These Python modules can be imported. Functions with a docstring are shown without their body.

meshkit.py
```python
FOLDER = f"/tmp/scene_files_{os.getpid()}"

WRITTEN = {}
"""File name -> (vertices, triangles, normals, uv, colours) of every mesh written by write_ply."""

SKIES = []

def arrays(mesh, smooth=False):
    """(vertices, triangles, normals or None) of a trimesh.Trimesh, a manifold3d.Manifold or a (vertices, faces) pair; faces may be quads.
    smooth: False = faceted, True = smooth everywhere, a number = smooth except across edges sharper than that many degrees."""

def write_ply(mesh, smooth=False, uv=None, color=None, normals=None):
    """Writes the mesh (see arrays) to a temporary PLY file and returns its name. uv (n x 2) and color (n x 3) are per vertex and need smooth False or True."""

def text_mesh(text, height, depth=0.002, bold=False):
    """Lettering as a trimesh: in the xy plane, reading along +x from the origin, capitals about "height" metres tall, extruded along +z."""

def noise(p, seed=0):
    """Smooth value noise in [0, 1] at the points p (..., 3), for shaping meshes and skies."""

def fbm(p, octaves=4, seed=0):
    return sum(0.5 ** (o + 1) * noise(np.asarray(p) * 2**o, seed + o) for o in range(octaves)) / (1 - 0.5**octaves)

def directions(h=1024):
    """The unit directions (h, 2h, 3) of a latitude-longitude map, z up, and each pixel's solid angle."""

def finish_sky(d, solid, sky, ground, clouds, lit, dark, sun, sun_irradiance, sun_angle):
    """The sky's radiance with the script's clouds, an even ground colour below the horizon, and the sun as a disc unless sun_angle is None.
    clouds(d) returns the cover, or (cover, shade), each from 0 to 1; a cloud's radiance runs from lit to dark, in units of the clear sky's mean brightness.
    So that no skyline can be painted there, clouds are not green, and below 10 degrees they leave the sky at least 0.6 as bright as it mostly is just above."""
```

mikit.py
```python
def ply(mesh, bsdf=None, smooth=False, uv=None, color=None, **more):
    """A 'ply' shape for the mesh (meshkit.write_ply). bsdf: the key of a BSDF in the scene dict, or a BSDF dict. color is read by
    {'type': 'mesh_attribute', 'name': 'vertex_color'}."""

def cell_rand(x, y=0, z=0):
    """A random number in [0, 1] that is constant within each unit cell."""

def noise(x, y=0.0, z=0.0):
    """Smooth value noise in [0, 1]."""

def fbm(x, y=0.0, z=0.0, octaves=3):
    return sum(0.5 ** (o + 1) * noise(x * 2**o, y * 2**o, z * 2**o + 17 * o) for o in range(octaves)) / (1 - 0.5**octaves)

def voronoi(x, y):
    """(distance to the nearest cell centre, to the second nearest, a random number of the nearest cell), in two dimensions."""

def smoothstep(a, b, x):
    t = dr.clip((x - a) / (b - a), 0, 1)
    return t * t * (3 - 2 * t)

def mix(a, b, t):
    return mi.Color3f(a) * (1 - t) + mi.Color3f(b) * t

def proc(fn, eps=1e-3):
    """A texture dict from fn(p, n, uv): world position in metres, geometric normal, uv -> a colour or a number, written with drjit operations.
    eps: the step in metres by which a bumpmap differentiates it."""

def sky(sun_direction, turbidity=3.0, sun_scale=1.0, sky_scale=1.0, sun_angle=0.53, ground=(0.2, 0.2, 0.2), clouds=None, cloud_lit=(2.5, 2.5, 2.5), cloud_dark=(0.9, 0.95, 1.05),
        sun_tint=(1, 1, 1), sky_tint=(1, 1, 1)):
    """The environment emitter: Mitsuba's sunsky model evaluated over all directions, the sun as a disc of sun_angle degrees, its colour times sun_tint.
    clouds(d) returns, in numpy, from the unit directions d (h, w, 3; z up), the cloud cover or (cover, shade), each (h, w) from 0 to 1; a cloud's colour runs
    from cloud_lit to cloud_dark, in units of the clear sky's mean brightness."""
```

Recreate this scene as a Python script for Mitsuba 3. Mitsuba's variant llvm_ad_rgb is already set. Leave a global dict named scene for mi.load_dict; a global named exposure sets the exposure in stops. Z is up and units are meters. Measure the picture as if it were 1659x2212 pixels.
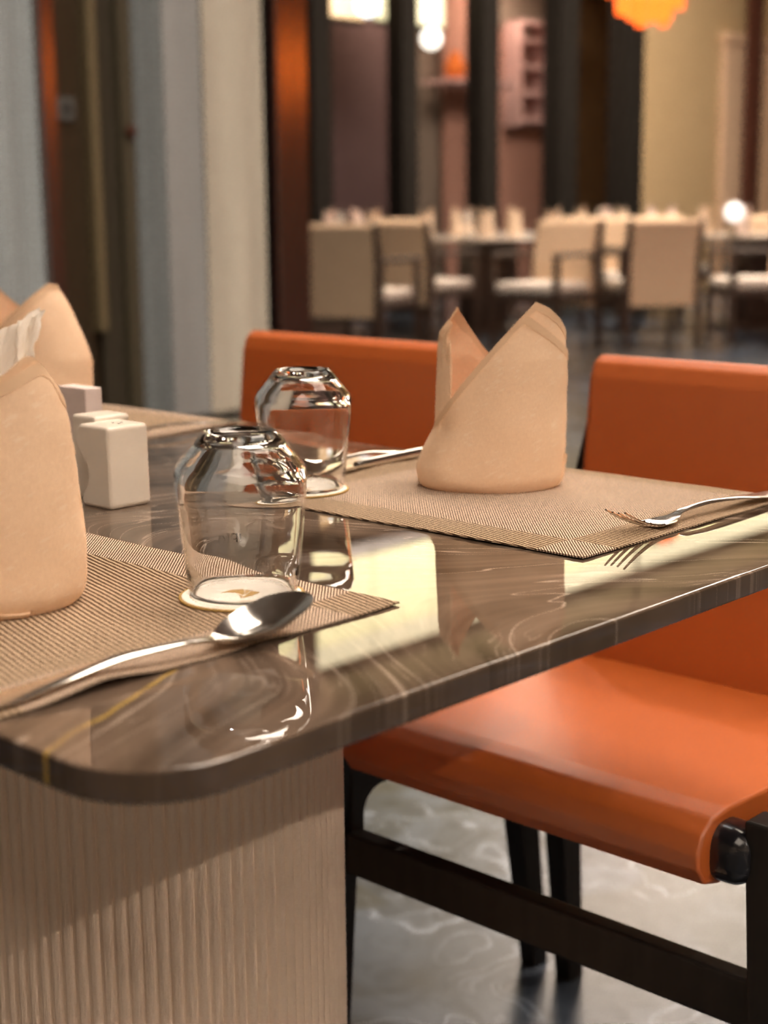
import math
import numpy as np
import trimesh
import mitsuba as mi
import drjit as dr
import manifold3d as m3
from shapely.geometry import Polygon, LineString, Point
from shapely.ops import unary_union
import meshkit
import mikit
from mikit import proc, noise, fbm, smoothstep, mix, cell_rand

scene, labels = {}, {}
rng = np.random.default_rng(7)
ST = mi.ScalarTransform4f

# ---------------------------------------------------------------- camera, lights, exposure
FPX, PITCH, ROLL = 3300.0, 0.1976, -0.0095
_fw = np.array([0, math.cos(PITCH), -math.sin(PITCH)])
_r = np.array([1.0, 0, 0])
_u = np.cross(_r, _fw)
_up = -math.sin(ROLL) * _r + math.cos(ROLL) * _u
CAM = np.array([0, 0, 1.0])
scene['camera'] = {
    'type': 'thinlens', 'to_world': ST().look_at(origin=CAM.tolist(), target=(CAM + _fw).tolist(), up=_up.tolist()),
    'fov': math.degrees(2 * math.atan(829.5 / FPX)), 'fov_axis': 'x',
    'aperture_radius': 0.0048, 'focus_distance': 1.13, 'near_clip': 0.05, 'far_clip': 200.0}
exposure = 0.40
WARM = (1.0, 0.835, 0.685)
FILL_L = 8.0        # added ceiling panels out of view, for soft fill light
DOWN_L = 800.0        # recessed downlights
CLEAR_L = 2.3        # backlit upper wall
CEIL = 4.9

# ---------------------------------------------------------------- table frame (x along the table's long side, y across it)
OX, OY, YAW = 0.14535, 1.06305, 0.747
C_, S_ = math.cos(YAW), math.sin(YAW)
TMAT = np.array([[C_, S_, 0, OX], [-S_, C_, 0, OY], [0, 0, 1, 0], [0, 0, 0, 1.0]])


def TW(x, y, z=0.0):
    return (TMAT @ np.array([x, y, z, 1.0]))[:3]


def place(x, y, z=0.0, rz=0.0, base=None):
    m = np.eye(4)
    m[:2, :2] = [[math.cos(rz), -math.sin(rz)], [math.sin(rz), math.cos(rz)]]
    m[:3, 3] = (x, y, z)
    return m if base is None else base @ m


# ---------------------------------------------------------------- scene helpers
def tag(key, label=None, cat=None, group=None, kind=None):
    d = labels.setdefault(key, {})
    for k, v in (('label', label), ('category', cat), ('group', group), ('kind', kind)):
        if v:
            d[k] = v


_used = {}


def numbered(name):
    n = _used.get(name, -1) + 1
    _used[name] = n
    return name if n == 0 else '%s_%03d' % (name, n)


def obj(name, mesh, bsdf, parent=None, smooth=30, M=None, uv=None, emit=None):
    key = numbered((parent + '__' if parent else '') + name)
    if M is not None and isinstance(mesh, trimesh.Trimesh):
        mesh = mesh.copy()
        mesh.apply_transform(M)
    d = mikit.ply(mesh, 'm_' + bsdf, smooth=smooth, uv=uv)
    if emit is not None:
        d['emitter'] = {'type': 'area', 'radiance': {'type': 'rgb', 'value': list(map(float, emit))}}
    scene[key] = d
    return key


def thing(name, label, cat, group=None):
    key = numbered(name)
    tag(key, label, cat, group)
    return key


def struct(name, mesh, bsdf, label=None, smooth=30, M=None, emit=None, parent=None):
    k = obj(name, mesh, bsdf, parent, smooth, M, emit=emit)
    if parent is None:
        tag(k, label, None, None, 'structure')
    return k


def dup(root, new, M):
    """a copy of every part of root under the key new, moved by M (world)"""
    for k in [k for k in scene if k == root or k.startswith(root + '__')]:
        d = dict(scene[k])
        d['to_world'] = ST(np.array(M, float))
        scene[new + k[len(root):]] = d


# ---------------------------------------------------------------- mesh helpers
def box(x0, x1, y0, y1, z0, z1):
    b = trimesh.creation.box(extents=(abs(x1 - x0), abs(y1 - y0), abs(z1 - z0)))
    b.apply_translation(((x0 + x1) / 2, (y0 + y1) / 2, (z0 + z1) / 2))
    return b


def rbox(x0, x1, y0, y1, z0, z1, r=0.004, sub=1):
    r = min(r, abs(x1 - x0) / 2.01, abs(y1 - y0) / 2.01, abs(z1 - z0) / 2.01)
    s = trimesh.creation.icosphere(subdivisions=sub, radius=r)
    P = [s.vertices + (x, y, z) for x in (x0 + r, x1 - r) for y in (y0 + r, y1 - r) for z in (z0 + r, z1 - r)]
    return trimesh.convex.convex_hull(np.vstack(P))


def hull_bar(p0, p1, w0, d0, w1, d1, r=0.004):
    """tapering bar of rectangular section from p0 to p1 (sections lie in the xy plane)"""
    s = trimesh.creation.icosphere(subdivisions=1, radius=r)
    P = []
    for p, w, d in ((p0, w0, d0), (p1, w1, d1)):
        for a in (-1, 1):
            for b in (-1, 1):
                P.append(s.vertices + np.array(p) + (a * (w / 2 - r), b * (d / 2 - r), 0))
    return trimesh.convex.convex_hull(np.vstack(P))


def cat(*ms):
    return trimesh.util.concatenate([m for m in ms])


def lathe(prof, n=64):
    prof = np.asarray(prof, float)
    a = np.linspace(0, 2 * np.pi, n, endpoint=False)
    V, F = [], []
    m = len(prof)
    for ang in a:
        V.append(np.stack([prof[:, 0] * math.cos(ang), prof[:, 0] * math.sin(ang), prof[:, 1]], 1))
    V = np.vstack(V)
    for i in range(n):
        j = (i + 1) % n
        for k in range(m - 1):
            a0, a1, b0, b1 = i * m + k, i * m + k + 1, j * m + k, j * m + k + 1
            F += [[a0, b0, b1], [a0, b1, a1]]
    t = trimesh.Trimesh(V, np.array(F), process=True)
    t.update_faces(t.nondegenerate_faces())
    return t


def grid_faces(n, m, flip=False):
    i, j = np.meshgrid(np.arange(n - 1), np.arange(m - 1), indexing='ij')
    a = (i * m + j).ravel()
    b, c, d = a + m, a + m + 1, a + 1
    F = np.vstack([np.stack([a, b, c], 1), np.stack([a, c, d], 1)])
    return F[:, ::-1] if flip else F


def solid_sheet(G, H):
    """closed mesh between two grids of points G (top) and H (bottom), each (n, m, 3)"""
    n, m = G.shape[:2]
    V = np.vstack([G.reshape(-1, 3), H.reshape(-1, 3)])
    k = n * m
    F = [grid_faces(n, m), grid_faces(n, m, True) + k]
    idx = np.arange(k).reshape(n, m)
    for line, rev in ((idx[0], True), (idx[-1], False), (idx[:, 0], False), (idx[:, -1], True)):
        a, b = line[:-1], line[1:]
        q = np.vstack([np.stack([a, b, b + k], 1), np.stack([a, b + k, a + k], 1)])
        F.append(q[:, ::-1] if rev else q)
    t = trimesh.Trimesh(V, np.vstack(F), process=False)
    if t.volume < 0:
        t.invert()
    return t


def grid_normals(G):
    du = np.gradient(G, axis=0)
    dv = np.gradient(G, axis=1)
    n = np.cross(du, dv)
    return n / np.maximum(np.linalg.norm(n, axis=2, keepdims=True), 1e-12)


def extrude(poly, h):
    parts = [trimesh.creation.extrude_polygon(g, h, engine='earcut') for g in getattr(poly, 'geoms', [poly])]
    return trimesh.util.concatenate(parts)


def tube(path, rad, n=12, flat=1.0):
    """round-section tube along a 3D path, rad a number or one per point"""
    path = np.asarray(path, float)
    rad = np.broadcast_to(rad, len(path))
    t = np.gradient(path, axis=0)
    t /= np.linalg.norm(t, axis=1, keepdims=True)
    ref = np.array([0, 0, 1.0]) if abs(t[0][2]) < 0.9 else np.array([1.0, 0, 0])
    V = []
    for p, d, r in zip(path, t, rad):
        a = np.cross(d, ref)
        a /= np.linalg.norm(a)
        b = np.cross(a, d)
        ang = np.linspace(0, 2 * np.pi, n, endpoint=False)
        V.append(p + r * (np.cos(ang)[:, None] * a + flat * np.sin(ang)[:, None] * b))
    k = len(path)
    V = np.vstack(V + [path[:1], path[-1:]])
    F = []
    for i in range(k - 1):
        for j in range(n):
            q = (j + 1) % n
            F += [[i * n + j, i * n + q, (i + 1) * n + q], [i * n + j, (i + 1) * n + q, (i + 1) * n + j]]
    for j in range(n):
        q = (j + 1) % n
        F += [[k * n, q, j], [k * n + 1, (k - 1) * n + j, (k - 1) * n + q]]
    m = trimesh.Trimesh(V, np.array(F), process=False)
    if m.volume < 0:
        m.invert()
    return m


def ip(x, tab):
    tab = np.asarray(tab, float)
    o = np.argsort(tab[:, 0])
    return np.interp(x, tab[o, 0], tab[o, 1])


# ---------------------------------------------------------------- materials
def rgb(*v):
    return {'type': 'rgb', 'value': list(map(float, v))}


def mat(name, d, two=True):
    scene['m_' + name] = {'type': 'twosided', 'bsdf': d} if two else d
    return name


def princ(name, col, rough=0.5, spec=0.5, metal=0.0, **k):
    base = col if isinstance(col, dict) else rgb(*col)
    return mat(name, {'type': 'principled', 'base_color': base, 'roughness': rough, 'specular': spec, 'metallic': metal, **k})


def diff(name, col):
    return mat(name, {'type': 'diffuse', 'reflectance': col if isinstance(col, dict) else rgb(*col)})


def to_table(p):
    x, y = p.x - OX, p.y - OY
    return x * C_ - y * S_, x * S_ + y * C_


def marble_table(p, n, uv):
    x, y = to_table(p)
    z = 0.75
    wx = fbm(x * 3.1 + 7, y * 3.1, z * 3, 3) - 0.5
    wy = fbm(x * 3.1 + 31, y * 3.1 + 5, z * 3, 3) - 0.5
    # layers run roughly along the y axis with slow swirls
    t = smoothstep(-0.36, -0.12, y)
    s = (x * 0.887 + y * 0.455) * (1 - t) + (x * 0.75 - y * 0.665) * t + wx * 0.20
    q = (y * 0.887 - x * 0.455) * (1 - t) + (x * 0.665 + y * 0.75) * t + wy * 0.10
    band = fbm(s * 26, q * 2.2 + wy * 2, z * 9, 4)
    fine = fbm(s * 190, q * 12 + wy * 4, z * 60, 3)
    c = mix((0.036, 0.023, 0.015), (0.130, 0.090, 0.065), smoothstep(0.34, 0.66, band))
    c = c * (0.76 + 0.48 * fine)
    cloud = smoothstep(0.52, 0.70, fbm(x * 7 + wy * 4, y * 7 + wx * 4, z * 7, 3))
    c = mix(c, (0.165, 0.12, 0.09), 0.35 * cloud)
    gate = smoothstep(0.46, 0.62, fbm(x * 9 + 2, y * 7 + 9, z * 5, 3))
    v1 = dr.abs(fbm(s * 38 + wy * 3, q * 4.0 + wx * 3, z * 12, 3) - 0.5)
    c = mix(c, (0.46, 0.37, 0.30), (0.45 + 0.3 * t) * (1 - smoothstep(0.0, 0.016, v1)) * gate)
    v2 = dr.abs(fbm(s * 95 + wx * 5 + 11, q * 9 + wy * 5, z * 20, 3) - 0.48)
    c = mix(c, (0.40, 0.31, 0.25), (0.22 + 0.45 * t) * (1 - smoothstep(0.0, 0.030, v2)) * smoothstep(0.42, 0.58, fbm(s * 18 + 3, q * 10, z * 9, 2)))
    # one golden seam near the corner
    g = dr.abs((x - SEAM[0]) * SEAM[2] + (y - SEAM[1]) * SEAM[3] + 0.008 * (fbm(y * 30, x * 12, 3, 3) - 0.5))
    seam = (1 - smoothstep(0.0004, 0.0024, g)) * (1 - smoothstep(-0.370, -0.350, y)) * (0.45 + 0.55 * smoothstep(0.3, 0.5, fbm(y * 60, x * 30, 3, 2)))
    c = dr.select(dr.abs(n.z) < 0.5, mix(c, (0.042, 0.028, 0.018), 0.70), c)  # side faces painted darker, for the weaker light on the edge
    return mix(c, (0.42, 0.27, 0.06), 0.85 * seam)


SEAM = (0.0169, -0.4466, 0.908, 0.418)
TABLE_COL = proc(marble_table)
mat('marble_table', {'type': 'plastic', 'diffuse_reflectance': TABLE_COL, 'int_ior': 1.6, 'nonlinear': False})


def marble_edge_col(p, n, uv):
    return marble_table(p, n, uv) * 0.9


def floor_col(p, n, uv):
    x, y = p.x, p.y
    wx = fbm(x * 3 + 1, y * 3, 1, 4) - 0.5
    wy = fbm(x * 3 + 9, y * 3 + 4, 2, 4) - 0.5
    a = fbm(x * 5 + wx * 5, y * 5 + wy * 5, 0.5, 5)
    c = mix((0.020, 0.025, 0.033), (0.088, 0.112, 0.150), smoothstep(0.30, 0.68, a))
    ol = smoothstep(0.44, 0.58, fbm(x * 3 + 20 + wy * 2, y * 4 + wx * 2, 3, 3))
    c = mix(c, (0.040, 0.038, 0.028), 0.8 * ol)
    v = dr.abs(fbm(x * 3.2 + wy * 3 + 5, y * 3.2 + wx * 3, 7, 4) - 0.5)
    c = mix(c, (0.33, 0.38, 0.46), 0.70 * (1 - smoothstep(0.0, 0.012, v)) * smoothstep(0.44, 0.60, fbm(x * 5 + 3, y * 5, 9, 3)))
    v2 = dr.abs(fbm(x * 9 + wx * 7, y * 9 + wy * 7, 11, 4) - 0.5)
    c = mix(c, (0.22, 0.26, 0.32), 0.45 * (1 - smoothstep(0.0, 0.03, v2)) * smoothstep(0.46, 0.62, fbm(x * 4, y * 4, 5, 2)))
    return c


mat('marble_floor', {'type': 'roughplastic', 'diffuse_reflectance': proc(floor_col), 'int_ior': 1.36, 'alpha': 0.09, 'nonlinear': False})


def weave(inner_a):
    PA, PB = 0.0020, 0.0040

    def fn(p, n, uv):
        # uv: metres, measured from the mat's middle, plus its half sizes fixed below
        x, y = uv.x, uv.y
        a = (x * 0.73 + y * 0.683) / PA
        b = (x * 0.254 + y * 0.967) / PB
        inx = dr.abs(x) < MATW / 2 - 0.043
        iny = dr.abs(y) < MATD / 2 - 0.043
        corner = ~inx & ~iny
        inside = (inx & iny) | corner
        useA = inside if inner_a else ~inside
        w = noise(x * 900, y * 900, 1) * 0.35
        ph = dr.select(useA, a, b) + 0.12 * noise(x * 300, y * 300, 4)
        s = 0.5 + 0.5 * dr.cos(ph * 2 * math.pi)
        s = smoothstep(0.25, 0.70, s)
        light = mix((0.74, 0.58, 0.455), (0.62, 0.475, 0.365), w)
        lightb = mix((0.53, 0.40, 0.28), (0.45, 0.335, 0.23), w)
        lt = dr.select(useA, light, lightb)
        return mix((0.105, 0.064, 0.037), lt, s)
    return fn


MATW, MATD = 0.386, 0.325
mat('woven_mat_a', {'type': 'diffuse', 'reflectance': proc(weave(True))})
mat('woven_mat_b', {'type': 'diffuse', 'reflectance': proc(weave(False))})


def linen(p, n, uv):
    t = noise(p.x * 1500, p.y * 500, p.z * 300) * 0.5 + noise(p.x * 400, p.y * 1500, p.z * 1600) * 0.5
    slub = smoothstep(0.72, 0.86, noise(p.x * 90 + p.z * 160, p.z * 900 - p.x * 500, p.y * 90))
    c = mix((0.78, 0.545, 0.365), (0.90, 0.655, 0.455), t)
    return mix(c, (0.93, 0.75, 0.58), 0.40 * slub)


def linen_bump(p, n, uv):
    return 0.5 * noise(p.x * 1300, p.y * 1300, p.z * 1300) + 0.5 * fbm(p.x * 160 + p.z * 200, p.z * 420 - p.x * 200, p.y * 160, 2)


mat('linen', {'type': 'bumpmap', 'bsdf': {'type': 'principled', 'base_color': proc(linen), 'roughness': 0.75, 'specular': 0.25, 'sheen': 0.5},
              'tex': proc(linen_bump, eps=3e-4), 'scale': 0.00035})
mat('linen_hem', {'type': 'bumpmap', 'bsdf': {'type': 'principled', 'base_color': rgb(0.70, 0.485, 0.315), 'roughness': 0.75, 'specular': 0.25, 'sheen': 0.5},
                  'tex': proc(linen_bump, eps=3e-4), 'scale': 0.0005})
diff('linen_far', (0.78, 0.62, 0.47))
diff('linen_far_pink', (0.80, 0.64, 0.56))
mat('packet_paper', {'type': 'principledthin', 'base_color': rgb(0.97, 0.93, 0.87), 'roughness': 0.5, 'diff_trans': 1.0, 'spec_trans': 0.0}, False)
princ('packet_blue', (0.15, 0.17, 0.25), 0.5)


def leather_bump(p, n, uv):
    return noise(p.x * 900, p.y * 900, p.z * 900)


mat('orange_leather', {'type': 'bumpmap', 'bsdf': {'type': 'principled', 'base_color': rgb(0.47, 0.102, 0.014), 'roughness': 0.46, 'specular': 1.0, 'clearcoat': 1.0, 'clearcoat_gloss': 0.12},
                       'tex': proc(leather_bump, eps=3e-4), 'scale': 0.00012})


def dark_wood_col(p, n, uv):
    g = fbm(p.x * 160 + p.y * 90, p.y * 160, p.z * 7, 3)
    return mix((0.006, 0.0055, 0.005), (0.016, 0.0135, 0.012), g)


princ('black_wood', proc(dark_wood_col), 0.5, 0.28)
princ('black_lacquer', (0.008, 0.008, 0.010), 0.16, 0.6)


def ped_col(p, n, uv):
    g = noise(p.x * 700, p.y * 700, p.z * 700)
    return mix((0.86, 0.69, 0.545), (0.90, 0.735, 0.59), g)


princ('cream_paint', proc(ped_col), 0.6, 0.35)
princ('ceramic', (0.80, 0.72, 0.62), 0.14, 0.5)
princ('ceramic_pink', (0.76, 0.64, 0.60), 0.45, 0.4)
princ('dark_hole', (0.02, 0.02, 0.02), 0.6)
mat('steel', {'type': 'roughconductor', 'material': 'none', 'specular_reflectance': rgb(0.84, 0.81, 0.77), 'alpha': 0.022, 'distribution': 'ggx'})
scene['m_clear_glass'] = {'type': 'dielectric', 'int_ior': 1.5, 'ext_ior': 1.0}
princ('etched_grey', (0.10, 0.09, 0.08), 0.6)
diff('coaster_card', (0.95, 0.91, 0.82))
diff('coaster_rim', (0.50, 0.33, 0.12))
diff('coaster_gold', (0.55, 0.36, 0.15))
diff('coaster_line', (0.36, 0.24, 0.13))
diff('coaster_faint', (0.62, 0.56, 0.47))

diff('ceiling_paint', (0.40, 0.325, 0.265))
diff('brown_wall', (0.22, 0.16, 0.115))
diff('cream_wall', (0.55, 0.48, 0.40))


def beige_col(p, n, uv):
    return mix((0.47, 0.34, 0.19), (0.53, 0.39, 0.225), fbm(p.x * 0.8, p.y * 0.8, p.z * 0.8, 2))


diff('beige_wall', proc(beige_col))
diff('peach_panel', (0.74, 0.53, 0.37))
diff('charcoal', (0.010, 0.009, 0.009))
diff('charcoal_side', (0.020, 0.018, 0.016))
diff('mahogany', (0.085, 0.032, 0.022))
mat('copper', {'type': 'roughplastic', 'diffuse_reflectance': rgb(0.050, 0.011, 0.006), 'int_ior': 2.3, 'alpha': 0.055, 'distribution': 'ggx'})
princ('brass', (0.155, 0.125, 0.070), 0.5, 0.4)
princ('olive_trim', (0.070, 0.062, 0.040), 0.6, 0.3)
princ('dark_panel', (0.040, 0.028, 0.016), 0.5, 0.3)
diff('olive_panel', (0.055, 0.048, 0.036))
diff('switch_grey', (0.11, 0.11, 0.105))


def mesh_cloth(base, amp):
    def fn(p, n, uv):
        x, y = to_table(p)
        gx = smoothstep(0.30, 0.5, dr.abs(y / 0.034 - dr.floor(y / 0.034) - 0.5))
        gz = smoothstep(0.30, 0.5, dr.abs(p.z / 0.034 - dr.floor(p.z / 0.034) - 0.5))
        g = dr.maximum(gx, gz)
        w = fbm(y * 5, p.z * 0.7, 2, 2)
        c = mi.Color3f(*base)
        return c * (0.78 + 0.40 * w) * (1 - amp * g)
    return fn


diff('screen_grey', proc(mesh_cloth((0.45, 0.51, 0.54), 0.45)))
diff('screen_dark', proc(mesh_cloth((0.25, 0.285, 0.30), 0.40)))
diff('screen_lilac', proc(mesh_cloth((0.43, 0.45, 0.46), 0.12)))
diff('screen_cream', proc(mesh_cloth((0.68, 0.645, 0.55), 0.0)))
diff('drape_brown', (0.13, 0.085, 0.085))
diff('drape_grey', (0.17, 0.135, 0.11))
diff('rose_wall', (0.33, 0.18, 0.14))
diff('rose_light', (0.50, 0.33, 0.31))
diff('umber_wall', (0.19, 0.12, 0.065))
diff('orange_ware', (0.60, 0.16, 0.04))
diff('green_leaf', (0.06, 0.08, 0.02))
princ('cream_fabric', (0.66, 0.49, 0.335), 0.8, 0.2)
princ('white_fabric', (0.80, 0.74, 0.66), 0.7, 0.3)
princ('espresso_wood', (0.045, 0.027, 0.020), 0.45, 0.4)
princ('grey_marble_top', (0.36, 0.32, 0.28), 0.12, 0.5)
princ('cream_china', (0.80, 0.74, 0.66), 0.2, 0.5)
princ('amber_glass', (0.75, 0.22, 0.04), 0.25, 0.5)
diff('lamp_black', (0.02, 0.02, 0.02))
diff('lamp_body', (0.85, 0.82, 0.75))
# ---------------------------------------------------------------- room shell (built in the table's frame: the room is square to the table)
struct('floor', box(-13, 8, -7, 21, -0.06, 0), 'marble_floor', 'polished grey marble floor with white veins and olive clouds', M=TMAT)
struct('ceiling', box(-13, 8, -7, 21, CEIL, CEIL + 0.1), 'ceiling_paint', 'dark taupe ceiling', M=TMAT)
struct('wall_right', box(8, 8.1, -7, 21, 0, CEIL), 'cream_wall', 'cream wall behind the viewer on the right', M=TMAT)
struct('wall_near', box(-13, 8, -7.1, -7, 0, CEIL), 'cream_wall', 'cream wall behind the viewer', M=TMAT)
struct('wall_end', box(-13, 8, 20.0, 20.1, 0, CEIL), 'beige_wall', 'beige wall at the far end of the hall', M=TMAT)
struct('wall_back', box(-11.1, -11.0, -7, 20, 0, 3.6), 'drape_grey', 'wall behind the row of dark columns', M=TMAT)

# far wall: beam over the columns, beige wall right of them, backlit panels above
struct('wall_far', cat(box(-9.6, -9.3, 8.0, 14.2, 3.45, 3.8), box(-9.6, -9.28, -7, 8.2, 0, CEIL), box(-9.6, -9.3, 8.2, 20, 3.8, CEIL)),
       'brown_wall', 'brown beam and upper wall above the row of dark columns', M=TMAT)
struct('trim_1', rbox(-9.34, -9.20, 8.4, 14.3, 3.62, 3.78, 0.02), 'copper', 'copper trim above the row of dark columns', M=TMAT)
struct('wall_beige', box(-9.6, -9.2, 14.05, 20, 0, 3.8), 'beige_wall', 'tall beige wall right of the dark columns', M=TMAT)
bl = thing('backlit_panel', 'row of cream backlit panels atop the far wall, mirrored in the brown marble table', 'light panel')
for i in range(8):
    y0 = 8.72 + i * 1.41
    tint = (1.0, 0.84, 0.38) if i in (5,) else (1.0, 0.87, 0.45)
    k = 1.15 if i == 5 else (0.93 if i == 4 else 1.0)
    obj('pane', box(-9.27, -9.25, y0 + 0.012, y0 + 1.398, 3.80, 4.56), 'lamp_body', bl, False, TMAT, emit=[CLEAR_L * k * c for c in tint])
obj('cove', box(-9.27, -9.25, 8.72, 19.9, 4.575, 4.78), 'lamp_body', bl, False, TMAT, emit=[CLEAR_L * 0.86 * c for c in (1.0, 0.86, 0.55)])
obj('frame', cat(box(-9.29, -9.275, 8.6, 20, 3.76, 4.86)), 'brown_wall', bl, False, TMAT)

# dark columns: (visible start, end) along the far wall
ORD = ['first', 'second', 'third', 'fourth', 'fifth']
for i, (a, b) in enumerate([(8.62, 9.10), (9.804, 10.256), (10.94, 11.483), (12.174, 12.827), (13.343, 14.07)]):
    m_ = (a + b) / 2
    d_ = 9.816 * ((m_ + .88) / (a + .88) - 1)
    c = obj('column', rbox(-9.2 - d_, -9.2, m_, b, 0, 3.62, 0.015), 'charcoal_side', None, 30, TMAT)
    tag(c, 'charcoal square column behind the far tables, %s from the copper pillar' % ORD[i], 'column', 'dark columns of the far wall')
# what stands between the columns
t = thing('lit_soffit_panel', 'amber lit panel high up between the first and second dark columns', 'light panel')
obj('pane', box(-9.62, -9.60, 8.9, 9.95, 2.70, 3.44), 'lamp_body', t, False, TMAT, emit=(0.95, 0.55, 0.22))  # pane made to glow itself, for the lit soffit of the bay
obj('edge', box(-9.64, -9.58, 8.9, 9.95, 2.66, 2.70), 'lamp_black', t, False, TMAT)
t = thing('lit_soffit_panel', 'cream lit panel high up between the second and third dark columns', 'light panel')
obj('pane', box(-9.62, -9.60, 10.1, 11.1, 2.72, 3.44), 'lamp_body', t, False, TMAT, emit=(0.85, 0.75, 0.40))  # second bay: lit soffit, likewise given as a glowing pane
obj('edge', box(-9.64, -9.58, 10.1, 11.1, 2.68, 2.72), 'lamp_black', t, False, TMAT)


def drape(y0, y1, z0, z1, x, folds, amp, seed):
    n = folds * 10
    y = np.linspace(y0, y1, n)
    z = np.linspace(z0, z1, 6)
    Y, Z = np.meshgrid(y, z, indexing='ij')
    X = x + amp * np.sin((Y - y0) / (y1 - y0) * folds * 2 * np.pi + 1.5 * meshkit.noise(np.stack([Y * 3, Z * .5, 0 * Z + seed], -1)))
    G = np.stack([X, Y, Z], -1)
    H = G.copy()
    H[..., 0] -= 0.006
    return solid_sheet(G, H)


t = obj('drape', drape(10.60, 11.95, 0.02, 3.3, -10.8, 9, 0.05, 1), 'drape_brown', None, True, TMAT)
tag(t, 'purple brown floor-length drape between the first and second dark columns', 'curtain')
t = obj('rose_partition', box(-10.95, -10.90, 12.62, 13.35, 0, 3.4), 'rose_wall', None, 30, TMAT)
tag(t, 'dusky rose wall panel seen between the second and third dark columns', 'wall panel')
t = thing('display_shelf', 'rose pink display shelves seen between the third and fourth dark columns', 'shelf')
obj('back_panel', box(-10.95, -10.90, 13.62, 14.72, 0, 3.0), 'rose_wall', t, 30, TMAT)
for z in (1.95, 2.25, 2.55, 2.85, 3.05):
    obj('shelf_board', box(-10.9, -10.6, 13.66, 14.68, z, z + 0.04), 'rose_light', t, 30, TMAT)
for y in (13.66, 14.16, 14.65):
    obj('upright', box(-10.9, -10.62, y, y + 0.03, 1.9, 3.05), 'rose_light', t, 30, TMAT)
VASE = [(0.0, 0), (.07, 0), (.11, .08), (.12, .16), (.07, .24), (.05, .28), (.06, .30), (0.0, .30)]
for i, (x, y, z, s, l) in enumerate([(-10.72, 14.40, 2.592, 0.5, 'orange vase on the rose pink display shelves'),
                                     (-10.6, 12.45, 2.35, 1.0, 'round orange vase on a ledge between the second and third dark columns'),
                                     (-10.6, 12.85, 2.35, 0.8, 'smaller dull orange vase right of the round orange vase')]):
    t = obj('vase', lathe(np.array(VASE) * s, 24), 'orange_ware', None, True, place(x, y, z, 0, TMAT))
    tag(t, l, 'vase')
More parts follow.
